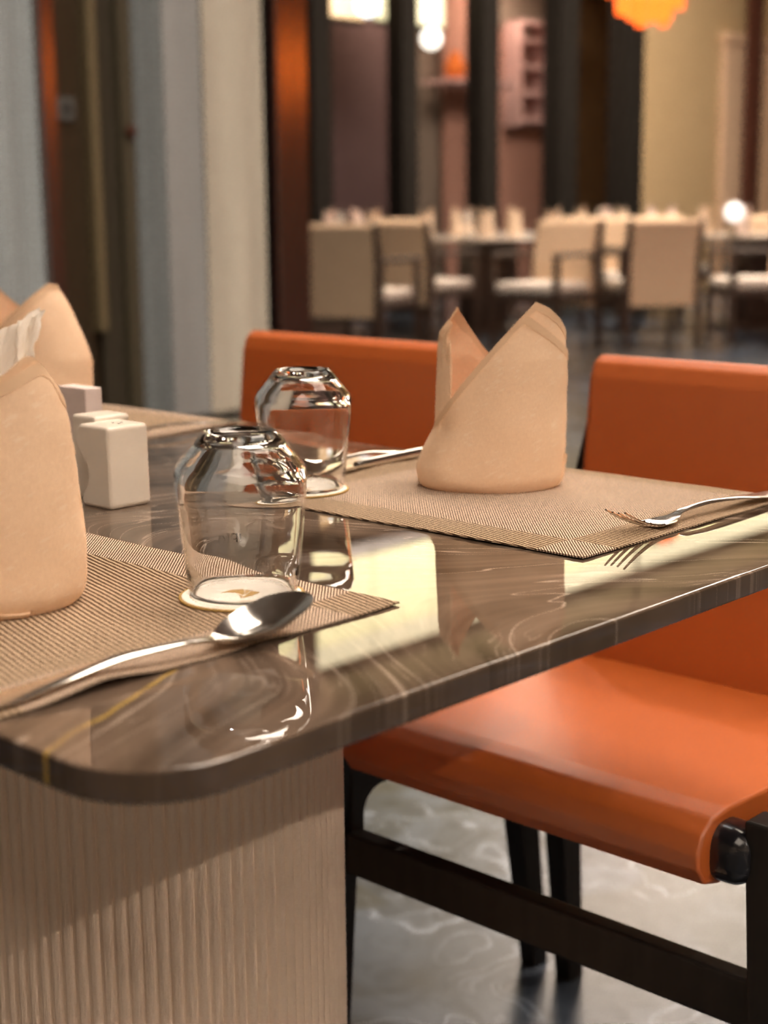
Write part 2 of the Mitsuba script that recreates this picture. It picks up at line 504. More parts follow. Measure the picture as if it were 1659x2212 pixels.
t = obj('ledge', rbox(-10.88, -10.4, 12.2, 13.3, 2.30, 2.35, 0.01), 'rose_light', None, 30, TMAT)
tag(t, 'pale ledge carrying two orange vases between the second and third dark columns', 'shelf')
t = obj('umber_panel', box(-10.95, -10.90, 15.05, 16.1, 0, 3.5), 'umber_wall', None, 30, TMAT)
tag(t, 'umber brown wall panel between the fourth and fifth dark columns', 'wall panel')
for i, (y, I) in enumerate([(11.2, 1.0), (13.4, 1.5)]):
    t = thing('shop_light', 'ceiling light inside the bay behind the %s dark columns' % ('left' if i == 0 else 'middle'), 'ceiling light')
    obj('diffuser', box(-10.6, -10.1, y - .45, y + .45, 3.50, 3.52), 'lamp_body', t, False, TMAT, emit=[16 * I * c for c in (1.0, 0.78, 0.60)])
struct('ceiling_bay', box(-11.1, -9.3, 8, 20, 3.55, 3.62), 'ceiling_paint', 'lower ceiling behind the dark columns', M=TMAT)

# beige wall: peach niche panel with a dark slot
t = thing('niche_panel', 'pale peach wall panel at the right end of the beige wall', 'wall panel')
obj('panel', rbox(-9.198, -9.12, 15.66, 19.5, 0.002, 2.86, 0.01), 'peach_panel', t, 30, TMAT)
obj('top_ledge', rbox(-9.198, -9.08, 15.62, 19.5, 2.86, 2.98, 0.01), 'peach_panel', t, 30, TMAT)
t = obj('dark_post', rbox(-9.075, -8.99, 16.04, 16.30, 0.0, 3.75, 0.01), 'mahogany', None, 30, TMAT)
tag(t, 'narrow dark red wooden post in front of the peach wall panel', 'post')

# left partition of the dining room: screens, strips, panels, copper pillars
PX = -5.0


def strip(y0, y1, front=0.0, depth=0.06, z1=4.86, r=0.006, z0=0.0):
    return rbox(PX - depth, PX + front, y0, y1, z0, z1, r)


struct('wall_left', box(PX - 0.16, PX - 0.08, -7, 4.60, 0, CEIL), 'dark_panel', 'dark partition wall on the left carrying screens and strips', M=TMAT)
t = obj('mesh_screen', drape(0.3, 3.05, 0.02, 4.85, PX - 0.02, 14, 0.012, 3), 'screen_grey', None, True, TMAT)
tag(t, 'pale grey mesh screen at the left edge, left of the narrow copper pillar', 'screen')
t = obj('copper_pillar', strip(3.053, 3.129, 0.03), 'copper', None, 30, TMAT)
tag(t, 'narrow copper pillar with an orange glow, beside the dark panel with the switch', 'pillar')
t = obj('door_panel', strip(3.131, 3.309, -0.028), 'dark_panel', None, 30, TMAT)
tag(t, 'dark brown door panel carrying the square switch plate', 'panel')
t = thing('switch_plate', 'square grey switch plate with a black centre on the dark brown panel', 'switch')
obj('plate', rbox(PX - 0.025, PX - 0.005, 3.155, 3.245, 1.375, 1.475, 0.006), 'switch_grey', t, 30, TMAT)
cy = trimesh.creation.cylinder(radius=0.021, height=0.012, sections=24)
cy.apply_transform(trimesh.transformations.rotation_matrix(math.pi / 2, [0, 1, 0]))
cy.apply_translation((PX - 0.004, 3.20, 1.425))
obj('button', cy, 'dark_hole', t, 30, TMAT)
t = obj('brass_strip', strip(3.311, 3.355, 0.02, z0=0.46), 'brass', None, 30, TMAT)
tag(t, 'khaki brass strip right of the dark brown panel', 'trim strip')
t = obj('dark_strip', strip(3.36, 3.485, -0.03), 'olive_panel', None, 30, TMAT)
tag(t, 'dark taupe strip between the khaki brass strip and the olive post', 'panel')
t = thing('olive_post', 'olive brown post with a small knob, left of the grey mesh curtain', 'post')
obj('post', strip(3.488, 3.559, 0.0), 'olive_trim', t, 30, TMAT)
obj('knob', trimesh.creation.icosphere(subdivisions=2, radius=0.026), 'mahogany', t, True, place(PX + 0.02, 3.523, 1.336, 0, TMAT))
t = obj('mesh_screen', drape(3.563, 3.742, 0.02, 4.85, PX - 0.02, 3, 0.010, 5), 'screen_dark', None, True, TMAT)
tag(t, 'dark grey mesh curtain right of the olive post', 'screen')
t = obj('mesh_screen', drape(3.748, 3.973, 0.02, 4.85, PX - 0.02, 1, 0.006, 8), 'screen_lilac', None, True, TMAT)
tag(t, 'lilac grey curtain between the dark mesh curtain and the cream curtain', 'screen')
t = obj('cream_curtain', drape(3.982, 4.362, 0.02, 4.85, PX - 0.015, 2, 0.008, 2), 'screen_cream', None, True, TMAT)
tag(t, 'smooth cream curtain left of the wide copper pillar', 'curtain')
t = thing('copper_pillar', 'wide dark copper pillar with an orange glow, right of the cream curtain', 'pillar')
obj('pillar', strip(4.408, 4.520, 0.035, 0.16), 'copper', t, 30, TMAT)
obj('pillar', strip(4.526, 4.638, 0.02, 0.16), 'copper', t, 30, TMAT)
obj('edge', strip(4.362, 4.404, 0.0, 0.16), 'charcoal', t, 30, TMAT)
obj('back', box(PX - 0.30, PX - 0.165, 4.362, 4.64, 0, CEIL), 'charcoal', t, 30, TMAT)

# ---------------------------------------------------------------- lights in the ceiling (the large panels are added fill, out of view)
for i, (x, y, w, h) in enumerate([(-0.2, 1.9, 3.0, 2.2), (-4.8, 7.2, 2.4, 2.4), (2.8, -2.6, 4.6, 3.4), (-6.3, 11.8, 2.4, 4.0)]):
    t = thing('added_fill_panel', ['added unseen fill light panel in the ceiling over the marble dining table', 'added unseen fill light panel in the ceiling over the far tables',
                                      'added unseen fill light panel in the ceiling behind the viewer', 'added unseen fill light panel in the ceiling along the beige wall'][i], 'ceiling light')
    k = [0.95, 1.0, 0.40, 1.6][i]
    obj('diffuser', box(x - w / 2, x + w / 2, y - h / 2, y + h / 2, CEIL - 0.03, CEIL - 0.02), 'lamp_body', t, False, TMAT,
        emit=[FILL_L * k * c for c in WARM])
    fr = cat(box(x - w / 2 - .08, x + w / 2 + .08, y - h / 2 - .08, y - h / 2, CEIL - .06, CEIL), box(x - w / 2 - .08, x + w / 2 + .08, y + h / 2, y + h / 2 + .08, CEIL - .06, CEIL),
             box(x - w / 2 - .08, x - w / 2, y - h / 2, y + h / 2, CEIL - .06, CEIL), box(x + w / 2, x + w / 2 + .08, y - h / 2, y + h / 2, CEIL - .06, CEIL))
    obj('frame', fr, 'brown_wall', t, 30, TMAT)
DOWN = [(-0.7, 1.1, 1.8), (-2.6, 2.6, 1.6), (1.5, 2.4, 1.8), (6.3, 0.2, 15.0), (-4.2, 7.6, 0.8), (-6.6, 9.0, 0.9), (-4.0, 11.0, 0.9), (-7.9, 6.4, 0.8)]
for i, (x, y, k) in enumerate(DOWN):
    t = thing('downlight', 'round recessed downlight in the taupe ceiling', 'ceiling light', 'recessed downlights')
    dsk = trimesh.creation.cylinder(radius=0.055, height=0.01, sections=24)
    obj('lens', dsk, 'lamp_body', t, False, place(x, y, CEIL - 0.02, 0, TMAT), emit=[DOWN_L * k * c for c in WARM])
    ring = lathe([(0.058, -0.03), (0.085, -0.03), (0.085, 0.0), (0.058, 0.0), (0.058, -0.03)], 24)
    obj('ring', ring, 'lamp_body', t, 30, place(x, y, CEIL, 0, TMAT))


def chandelier(x, y, zb, label, glow, sc=1.0):
    """tiers of orange glass bars, each tier narrower than the one above"""
    t = thing('chandelier', label, 'pendant lamp', 'orange glass chandeliers')
    r_ = np.random.default_rng(int(abs(x) * 100) + 5)
    for i, (rad, z0, z1) in enumerate([(0.12, 0.0, 0.16), (0.19, 0.08, 0.26), (0.25, 0.18, 0.50)]):
        ms = []
        n = 10 + 4 * i
        for k in range(n):
            a = 2 * math.pi * k / n
            dz = r_.uniform(-0.03, 0.03)
            b = rbox(-0.028, 0.028, -0.012, 0.012, z0 + dz, z1 + dz, 0.006)
            b.apply_transform(trimesh.transformations.rotation_matrix(a + math.pi / 2, [0, 0, 1]))
            b.apply_translation((rad * math.cos(a), rad * math.sin(a), 0))
            ms.append(b)
        obj('glass_tier', cat(*ms), 'amber_glass', t, 30, place(x, y, zb) @ np.diag([sc, sc, sc, 1]), emit=glow)
    obj('rod', tube([(0, 0, .4 * sc), (0, 0, CEIL - zb)], 0.012), 'lamp_black', t, 30, place(x, y, zb))
    obj('canopy', lathe([(0, .48), (.24, .48), (.24, .52), (0, .52)], 32), 'brass', t, 30, place(x, y, zb) @ np.diag([sc, sc, sc, 1]))


chandelier(1.61, 9.5, 2.06, 'orange tiered glass chandelier hanging at the top right before the beige wall', (2.2, 0.27, 0.030))
chandelier(4.2, 7.9, 1.93, 'orange glass chandelier mirrored as the glow in the wide copper pillar', (14.0, 2.6, 0.26), 0.6)
chandelier(4.9, 5.9, 1.97, 'orange glass chandelier mirrored as the glow in the narrow copper pillar', (14.0, 2.6, 0.26), 0.6)


def globe(x, y, z, r, L, label, col=(1, .97, .92), cord=True):
    t = thing('globe_lamp', label, 'lamp')
    obj('globe', trimesh.creation.icosphere(subdivisions=3, radius=r), 'lamp_body', t, True, place(x, y, z), emit=[L * c for c in col])
    if cord:
        obj('cord', tube([(0, 0, r * .95), (0, 0, CEIL - z)], 0.004, 8), 'lamp_black', t, True, place(x, y, z))
    return t


globe(-0.094, 12.6, 2.56, 0.095, 1.8, 'round white globe lamp near the amber lit panel, left one of two', (0.93, 1.0, 1.0))
globe(0.43, 13.2, 2.36, 0.088, 1.7, 'round warm white globe lamp near the round orange vase, right one of two', (1.0, .93, .80))

# ---------------------------------------------------------------- dining table
TX0, TX1, TY0, TY1, TZ = -1.195, 0.105, -0.4885, 0.300, 0.75


def rr_outline(x0, x1, y0, y1, r, n=14):
    P = []
    for cx, cy, a0 in ((x1 - r, y1 - r, 0), (x0 + r, y1 - r, 90), (x0 + r, y0 + r, 180), (x1 - r, y0 + r, 270)):
        for a in np.radians(np.linspace(a0, a0 + 90, n)):
            P.append((cx + r * math.cos(a), cy + r * math.sin(a)))
    return np.array(P)


def ring_solid(rings):
    """rings: list of (n, 3) loops, bottom to top, capped by fans"""
    n = len(rings[0])
    V = np.vstack(rings + [rings[0].mean(0)[None], rings[-1].mean(0)[None]])
    F = []
    for k in range(len(rings) - 1):
        a = np.arange(n) + k * n
        b = np.roll(np.arange(n), -1) + k * n
        F += [np.stack([a, b, b + n], 1), np.stack([a, b + n, a + n], 1)]
    a, b = np.arange(n), np.roll(np.arange(n), -1)
    k = len(rings)
    F += [np.stack([b, a, np.full(n, k * n)], 1), np.stack([a + (k - 1) * n, b + (k - 1) * n, np.full(n, k * n + 1)], 1)]
    m = trimesh.Trimesh(V, np.vstack(F), process=False)
    if m.volume < 0:
        m.invert()
    return m


def rr_solid(x0, x1, y0, y1, r, prof, n=14):
    out = []
    for ins, z in prof:
        o = rr_outline(x0 + ins, x1 - ins, y0 + ins, y1 - ins, max(r - ins, 1e-3), n)
        out.append(np.column_stack([o, np.full(len(o), z)]))
    return ring_solid(out)


tb = thing('dining_table', 'long dining table with a polished brown marble top on a cream fluted drum', 'table')
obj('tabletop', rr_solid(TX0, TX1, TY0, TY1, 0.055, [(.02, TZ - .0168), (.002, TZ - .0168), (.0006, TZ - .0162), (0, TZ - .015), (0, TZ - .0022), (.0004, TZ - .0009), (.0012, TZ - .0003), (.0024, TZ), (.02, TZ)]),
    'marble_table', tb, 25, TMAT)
# fluted drum: stadium outline with convex ribs
R, XA, XB, YC = 0.176, -0.405, -0.685, -0.095
PITCH_R = 0.0105


def stadium(s):
    half = XA - XB
    arc = math.pi * R
    s = s % (2 * half + 2 * arc)
    if s < arc:
        a = -math.pi / 2 + s / R
        return XA + R * math.cos(a), YC + R * math.sin(a), math.cos(a), math.sin(a)
    s -= arc
    if s < half:
        return XA - s, YC + R, 0, 1
    s -= half
    if s < arc:
        a = math.pi / 2 + s / R
        return XB + R * math.cos(a), YC + R * math.sin(a), math.cos(a), math.sin(a)
    s -= arc
    return XB + s, YC - R, 0, -1


per = 2 * (XA - XB) + 2 * math.pi * R
nr = int(round(per / PITCH_R))
loop = []
for i in range(nr):
    for j in range(9):
        t = (j + .5) / 9
        x, y, nx, ny = stadium((i + t) * per / nr)
        h = 0.0060 * (math.sqrt(max(0, 1 - (2 * t - 1) ** 2)) - 0.55)
        loop.append((x + nx * h, y + ny * h))
loop = np.array(loop)
obj('drum', ring_solid([np.column_stack([loop, np.full(len(loop), z)]) for z in (0.03, 0.4, TZ - 0.0172)]), 'cream_paint', tb, 50, TMAT)
base_o = rr_outline(XB - R - .004, XA + R + .004, YC - R - .004, YC + R + .004, R + .003, 24)
obj('plinth', ring_solid([np.column_stack([base_o, np.full(len(base_o), z)]) for z in (0.0, 0.03)]), 'black_wood', tb, 30, TMAT)

# ---------------------------------------------------------------- placemats


def placemat(x0, y0, bsdf, label, seed, droop=None, curl=()):
    nx, ny = 200, 170
    r_ = np.random.default_rng(seed)
    u = np.linspace(0, MATW, nx)
    v = np.linspace(0, MATD, ny)
    U, V = np.meshgrid(u, v, indexing='ij')
    # ragged woven edges
    ex0 = 0.0006 * (r_.random(ny) - .5) + 0.0012 * (meshkit.noise(np.stack([v * 40, v * 0 + seed, v * 0], -1)) - .5)
    ex1 = 0.0006 * (r_.random(ny) - .5) + 0.0012 * (meshkit.noise(np.stack([v * 40, v * 0 + seed + 9, v * 0], -1)) - .5)
    ey0 = 0.0006 * (r_.random(nx) - .5) + 0.0012 * (meshkit.noise(np.stack([u * 40, u * 0 + seed + 5, u * 0], -1)) - .5)
    X = x0 + U + ex0[None, :] * (1 - U / MATW) ** 40 + ex1[None, :] * (U / MATW) ** 40
    Y = y0 + V + ey0[:, None] * (1 - V / MATD) ** 40
    Z = np.full_like(X, TZ + 0.0004) + 0.0010 * meshkit.noise(np.stack([X * 22, Y * 22, X * 0 + seed], -1))
    for cx, cy, rad, h in curl:
        Z += h * np.exp(-((X - cx) ** 2 + (Y - cy) ** 2) / rad ** 2)
    if droop is not None:
        lo, hi = droop
        over = np.maximum(np.maximum(Y - (hi - .004), (lo + .004) - Y), 0)
        Z -= 9.0 * over ** 2
    top = np.stack([X, Y, Z + 0.0009], -1)
    bot = np.stack([X, Y, Z], -1)
    m = solid_sheet(top, bot)
    uv = np.vstack([np.stack([U - MATW / 2, V - MATD / 2], -1).reshape(-1, 2)] * 2)
    m.apply_transform(TMAT)
    k = numbered('placemat')
    scene[k] = mikit.ply(m, 'm_' + bsdf, smooth=True, uv=uv)
    tag(k, label, 'placemat')


placemat(-0.390, 0.0, 'woven_mat_a', 'taupe ribbed woven placemat with the fork, under the right napkin', 11, (-9, TY1), [(-0.40, 0.20, 0.03, 0.003)])
placemat(-0.405, -0.179 - MATD, 'woven_mat_b', 'taupe ribbed woven placemat at the near edge, under the large spoon', 12, (TY0, 9), [(-0.016, -0.41, 0.03, 0.0045), (-0.018, -0.30, 0.02, 0.002)])
placemat(-1.095, 0.018, 'woven_mat_b', 'taupe ribbed woven placemat at the far left, behind the white shakers', 13, (-9, TY1 + .02))
MZ = TZ + 0.0019


# ---------------------------------------------------------------- coasters
def ellipse_sector(pts):
    return Polygon(pts)


def coaster(x, y, z, rz, label):
    t = thing('coaster', label, 'coaster')
    n = 56
    a = np.linspace(0, 2 * np.pi, n * 6, endpoint=False)
    r = 0.0405 + 0.0006 * np.abs(np.sin(a * n / 2))
    P = np.stack([r * np.cos(a), r * np.sin(a)], 1)
    M = place(x, y, z, rz, TMAT)
    obj('card', extrude(Polygon(P), 0.0011), 'coaster_rim', t, 30, M)
    Q = P * 0.955
    obj('face', extrude(Polygon(Q), 0.00018), 'coaster_card', t, 30, M @ place(0, 0, .0011))
    ring = Point(0, 0).buffer(0.0338, 64).difference(Point(0, 0).buffer(0.0333, 64))
    obj('printed_ring', extrude(ring, 0.00008), 'coaster_line', t, 30, M @ place(0, 0, .00128))
    # sail-like emblem: two curved wedges cut by a thin arc
    up = Polygon([(-.0135, .0040), (-.006, .0062), (.002, .0066), (.0085, .0052), (.0150, .0038), (.0085, .0008), (.0015, -.0016), (.0008, .0010), (-.003, .0034), (-.008, .0044)])
    cut = LineString([(.0012, -.003), (.0035, .0005), (.0042, .0045), (.0032, .0080)]).buffer(.00035)
    cut2 = LineString([(-.004, .0038), (.0016, .0016), (.0042, .0010), (.0076, .0046)]).buffer(.00035)
    obj('emblem', extrude(up.difference(cut).difference(cut2), 0.00008), 'coaster_gold', t, 30, M @ place(-.002, -.003, .00128) @ np.diag([.9, 1.7, 1, 1]))
    tm = []
    for i, ch in enumerate('NTRAISIUM'):
        m = meshkit.text_mesh(ch, 0.0042, 0.00006)
        m.apply_translation((-(m.bounds[0][0] + m.bounds[1][0]) / 2, 0, 0))
        m.apply_translation((-0.0192 + i * 0.0040, -0.0125, .00128))
        tm.append(m)
    obj('printed_letters', cat(*tm), 'coaster_faint', t, 30, M)
    return t


coaster(-0.108, -0.234, MZ + .0002, 0.80, 'round white paper coaster with scalloped gold edge under the front glass')
coaster(-0.350, 0.058, MZ + .0002, 0.72, 'round white paper coaster with scalloped gold edge under the back glass')

# ---------------------------------------------------------------- upturned tumblers
GP = [(0.0, .1012), (.012, .1012), (.0185, .1030), (.0212, .1052), (.0228, .1060), (.0248, .1052), (.0266, .1028), (.0345, .0930), (.0408, .0852), (.0424, .0822), (.0429, .0785),
      (.0426, .0700), (.0408, .0500), (.0376, .0200), (.0352, .0010), (.0346, 0.0), (.0334, 0.0), (.0328, .0010), (.0354, .0200), (.0388, .0500), (.0403, .0660),
      (.0402, .0725), (.0391, .0790), (.0372, .0825), (.0300, .0914), (.0240, .0972), (.0200, .0984), (.0, .0988)]


def tumbler(x, y, z, label, mark):
    t = thing('tumbler', label, 'glass')
    gp = np.array(GP)
    # spline the outline for smooth refraction
    seg = np.concatenate([[0], np.cumsum(np.hypot(*np.diff(gp, axis=0).T))])
    from scipy.interpolate import PchipInterpolator
    s = np.linspace(0, seg[-1], 130)
    pr = np.stack([PchipInterpolator(seg, gp[:, 0])(s), PchipInterpolator(seg, gp[:, 1])(s)], 1)
    pr[0, 0] = pr[-1, 0] = 0
    pr[:, 0] = np.maximum(pr[:, 0], 0)
    m = lathe(pr[::-1], 112)
    if m.volume < 0:
        m.invert()
    obj('body', m, 'clear_glass', t, 40, place(x, y, z, 0, TMAT))
    if mark:
        tm = meshkit.text_mesh('Vidi', 0.0062, 0.0001)
        v = tm.vertices.copy()
        v -= [(v[:, 0].min() + v[:, 0].max()) / 2, 0, 0]
        W = TW(x, y, z)
        tm = trimesh.Trimesh(np.stack([W[0] - 0.0125 + v[:, 0] * 1.15, W[1] + 0.0372 + v[:, 2], W[2] + 0.031 - v[:, 1]], 1), tm.faces, process=False)
        tm.invert()
        obj('etched_mark', tm, 'etched_grey', t, 30)
    return t


GZ = MZ + .0002 + .0011 + .0004
tumbler(-0.112, -0.229, GZ, 'clear upturned glass tumbler in front, on the coaster beside the large spoon', True)
tumbler(-0.353, 0.063, GZ, 'clear upturned glass tumbler further back, before the left orange chair', False)


# ---------------------------------------------------------------- cutlery
def loft(tabs, L, n=120, m=17):
    """spoon or fork body along x: tabs = half width, centre height, cup (edge lift), thickness, each a table of (x/L, value)"""
    from scipy.interpolate import PchipInterpolator
    s = np.linspace(0, 1, n)
    s = 0.5 - 0.5 * np.cos(np.pi * s) * (1 - 0.0)
    f = [PchipInterpolator(*np.array(t).T)(s) for t in tabs]
    u = np.linspace(-1, 1, m)
    w, zc, cup, th = [a[:, None] for a in f]
    X = np.repeat((s * L)[:, None], m, 1)
    Y = w * u[None]
    Z = zc + cup * (u[None] ** 2)
    t = th * (0.35 + 0.65 * (1 - u[None] ** 2))
    return solid_sheet(np.stack([X, Y, Z], -1), np.stack([X, Y, Z - t], -1))


def spoon_mesh(L, W):
    wid = [(0, .002), (.012, .0065 * W), (.04, .0092 * W), (.10, .0100 * W), (.25, .0070 * W), (.45, .0044 * W), (.62, .0036 * W), (.695, .0046 * W), (.735, .0110 * W), (.79, .0180 * W), (.855, .0212 * W),
           (.92, .0196 * W), (.962, .0148 * W), (.988, .0084 * W), (1, .0016)]
    zc = [(0, .0032), (.10, .0040), (.25, .0076), (.45, .0118), (.60, .0112), (.70, .0078), (.75, .0042), (.80, .0032), (.86, .0054), (.92, .0110), (.965, .0172), (1, .0225)]
    cup = [(0, -.0002), (.12, -.0012), (.40, -.0016), (.62, -.0008), (.70, .0004), (.75, .0052), (.80, .0086), (.86, .0096), (.92, .0078), (.97, .0034), (1, .0002)]
    th = [(0, .0016), (.3, .0026), (.6, .0034), (.70, .0030), (.77, .0016), (1, .0012)]
    return loft((wid, zc, cup, th), L)


def lay(x0, y0, x1, y1, z):
    return place(x0, y0, z, math.atan2(y1 - y0, x1 - x0), TMAT), math.hypot(x1 - x0, y1 - y0)


M_, L_ = lay(-0.0385, -0.488, -0.0195, -0.261, MZ)
k = obj('spoon', spoon_mesh(L_, 1.05), 'steel', None, 40, M_)
tag(k, 'large polished steel spoon lying on the near placemat beside the front coaster', 'spoon')
M_, L_ = lay(-0.420, 0.297, -0.402, 0.085, TZ + .0005)
k = obj('spoon', spoon_mesh(L_, 0.80), 'steel', None, 40, M_)
tag(k, 'steel spoon with an arched handle behind the back glass, next to the knife', 'spoon')


def fork_mesh(L):
    wid = [(0, .002), (.015, .0065), (.05, .0090), (.12, .0098), (.30, .0060), (.50, .0038), (.62, .0036), (.68, .0065), (.715, .0105), (.75, .0119), (.80, .0118)]
    zc = [(0, .0045), (.10, .0052), (.30, .0092), (.48, .0112), (.60, .0098), (.68, .0046), (.74, .0022), (.80, .0028)]
    cup = [(0, -.0002), (.12, -.0010), (.5, -.0012), (.66, .0002), (.74, .0016), (.80, .0012)]
    th = [(0, .0016), (.3, .0024), (.6, .0030), (.70, .0022), (.80, .0018)]
    wid, zc, cup, th = [[(a / .80, b) for a, b in t] for t in (wid, zc, cup, th)]
    ms = [loft((wid, zc, cup, th), L * .80, 90, 13)]
    for i in range(4):
        y = (-1.5 + i) * 0.0064
        s = np.linspace(0, 1, 12)
        path = np.stack([L * (.785 + .215 * s), y * (1 - .06 * s), .0024 + .0010 * (abs(i - 1.5) > 1) + .0165 * s ** 1.7], 1)
        ms.append(tube(path, 0.0019 - 0.0010 * s ** 2, 10, 0.62))
    return cat(*ms)


M_, L_ = lay(-0.014, 0.302, -0.026, 0.072, MZ)
k = obj('fork', fork_mesh(L_), 'steel', None, 40, M_)
tag(k, 'steel fork with raised tines on the right placemat, beside the table corner', 'fork')
M_, L_ = lay(-0.712, 0.310, -0.722, 0.090, MZ)
k = obj('fork', fork_mesh(L_), 'steel', None, 40, M_)
tag(k, 'steel fork on the far left placemat behind the white shakers', 'fork')
kt = thing('knife', 'steel table knife with a thick handle behind the back glass, left of the right napkin', 'knife')
M_, L_ = lay(-0.389, 0.272, -0.376, 0.052, MZ)
s = np.linspace(0, 1, 20)
obj('handle', tube(np.stack([s * .112, 0 * s, 0 * s + .0054], 1), 0.0062 * (1 - (np.abs(2 * s - 1)) ** 8 * .25) * (0.88 + .14 * (1 - s)), 16, .8), 'steel', kt, 40, M_)
bl_ = Polygon([(.108, -.0045), (.125, -.008), (.20, -.0095), (.214, -.006), (.220, .0), (.216, .004), (.20, .0062), (.125, .006), (.108, .0045)])
bm = extrude(bl_, .0022)
bm.apply_translation((0, 0, .0036))
obj('blade', bm, 'steel', kt, 40, M_)


# ---------------------------------------------------------------- white S-shaped shakers and the small box
def rounded_prism(poly, y0, y1, r=0.003, n=220, rc=0.004):
    """polygon in (x, z) extruded along y, all edges rounded"""
    p = poly.buffer(-rc, 16).buffer(rc, 16)
    ex = p.exterior
    P = np.array([ex.interpolate(t, normalized=True).coords[0] for t in np.linspace(0, 1, n, endpoint=False)])
    if Polygon(P).exterior.is_ccw is False:
        P = P[::-1]
    d = np.roll(P, -1, 0) - np.roll(P, 1, 0)
    N = np.stack([d[:, 1], -d[:, 0]], 1)
    N /= np.linalg.norm(N, axis=1, keepdims=True)
    rings = []
    a = np.radians(np.linspace(0, 90, 6))
    for t in a:
        ins, y = r * (1 - math.sin(t)), y0 + r * (1 - math.cos(t))
        Q = P - N * ins
        rings.append(np.column_stack([Q[:, 0], np.full(n, y), Q[:, 1]]))
    for t in a[::-1]:
        ins, y = r * (1 - math.sin(t)), y1 - r * (1 - math.cos(t))
        Q = P - N * ins
        rings.append(np.column_stack([Q[:, 0], np.full(n, y), Q[:, 1]]))
    k = len(rings)
    V = np.vstack(rings)
    F = []
    for i in range(k - 1):
        q = np.arange(n) + i * n
        w = np.roll(np.arange(n), -1) + i * n
        F += [np.stack([q, w, w + n], 1), np.stack([q, w + n, q + n], 1)]
    cap = trimesh.creation.triangulate_polygon(Polygon(np.column_stack([rings[0][:, 0], rings[0][:, 2]])), engine='earcut')
    from scipy.spatial import cKDTree
    idx = cKDTree(V[:n][:, [0, 2]]).query(cap[0])[1]
    f = idx[np.asarray(cap[1])]
    F += [f, f[:, ::-1] + (k - 1) * n]
    m = trimesh.Trimesh(V, np.vstack(F), process=True)
    trimesh.repair.fix_normals(m)
    return m


S_EDGE = [(-.0400, .0), (-.0425, .004), (-.0408, .010), (-.0340, .018), (-.0318, .027), (-.0345, .036), (-.0420, .045), (-.0480, .052), (-.0490, .058), (-.0465, .0655), (-.0405, .0705)]
shA = Polygon([(0, 0)] + S_EDGE + [(-.001, .0705)])
sh = thing('shaker', 'white ceramic shaker with an S-shaped side, nearer one of the pair', 'shaker')
obj('body', rounded_prism(shA, -0.107, -0.064, .0032), 'ceramic', sh, 40, place(-.412, 0, TZ, 0, TMAT))
hs = cat(*[lathe([(0, 0), (.0011, 0), (.0011, .0004), (0, .0004)], 12).apply_translation((dx, dy, 0)) for dx, dy in ((-.014, -.085), (-.022, -.085), (-.018, -.079))])
obj('holes', hs, 'dark_hole', sh, 30, place(-.412, 0, TZ + .0704, 0, TMAT))
S2 = [(x - .0022, z) for x, z in S_EDGE]
shB = Polygon([(-.082, 0)] + [(x, z) for x, z in S2] + [(-.0425, .0735), (-.081, .0735)])
sh = thing('shaker', 'white ceramic shaker nested behind the nearer one, half hidden by the near napkin', 'shaker')
obj('body', rounded_prism(shB, -0.086, -0.048, .0032), 'ceramic', sh, 40, place(-.412, 0, TZ, 0, TMAT))
bx_ = thing('toothpick_box', 'small pale pink box with a dark slot standing behind the white shakers', 'box')
obj('body', rbox(-.634, -.588, 0.0, .020, TZ, TZ + .0805, .0015, 2), 'ceramic_pink', bx_, 40, TMAT)
obj('slot', box(-.624, -.614, -.0004, .004, TZ + .036, TZ + .0375), 'dark_hole', bx_, 30, TMAT)


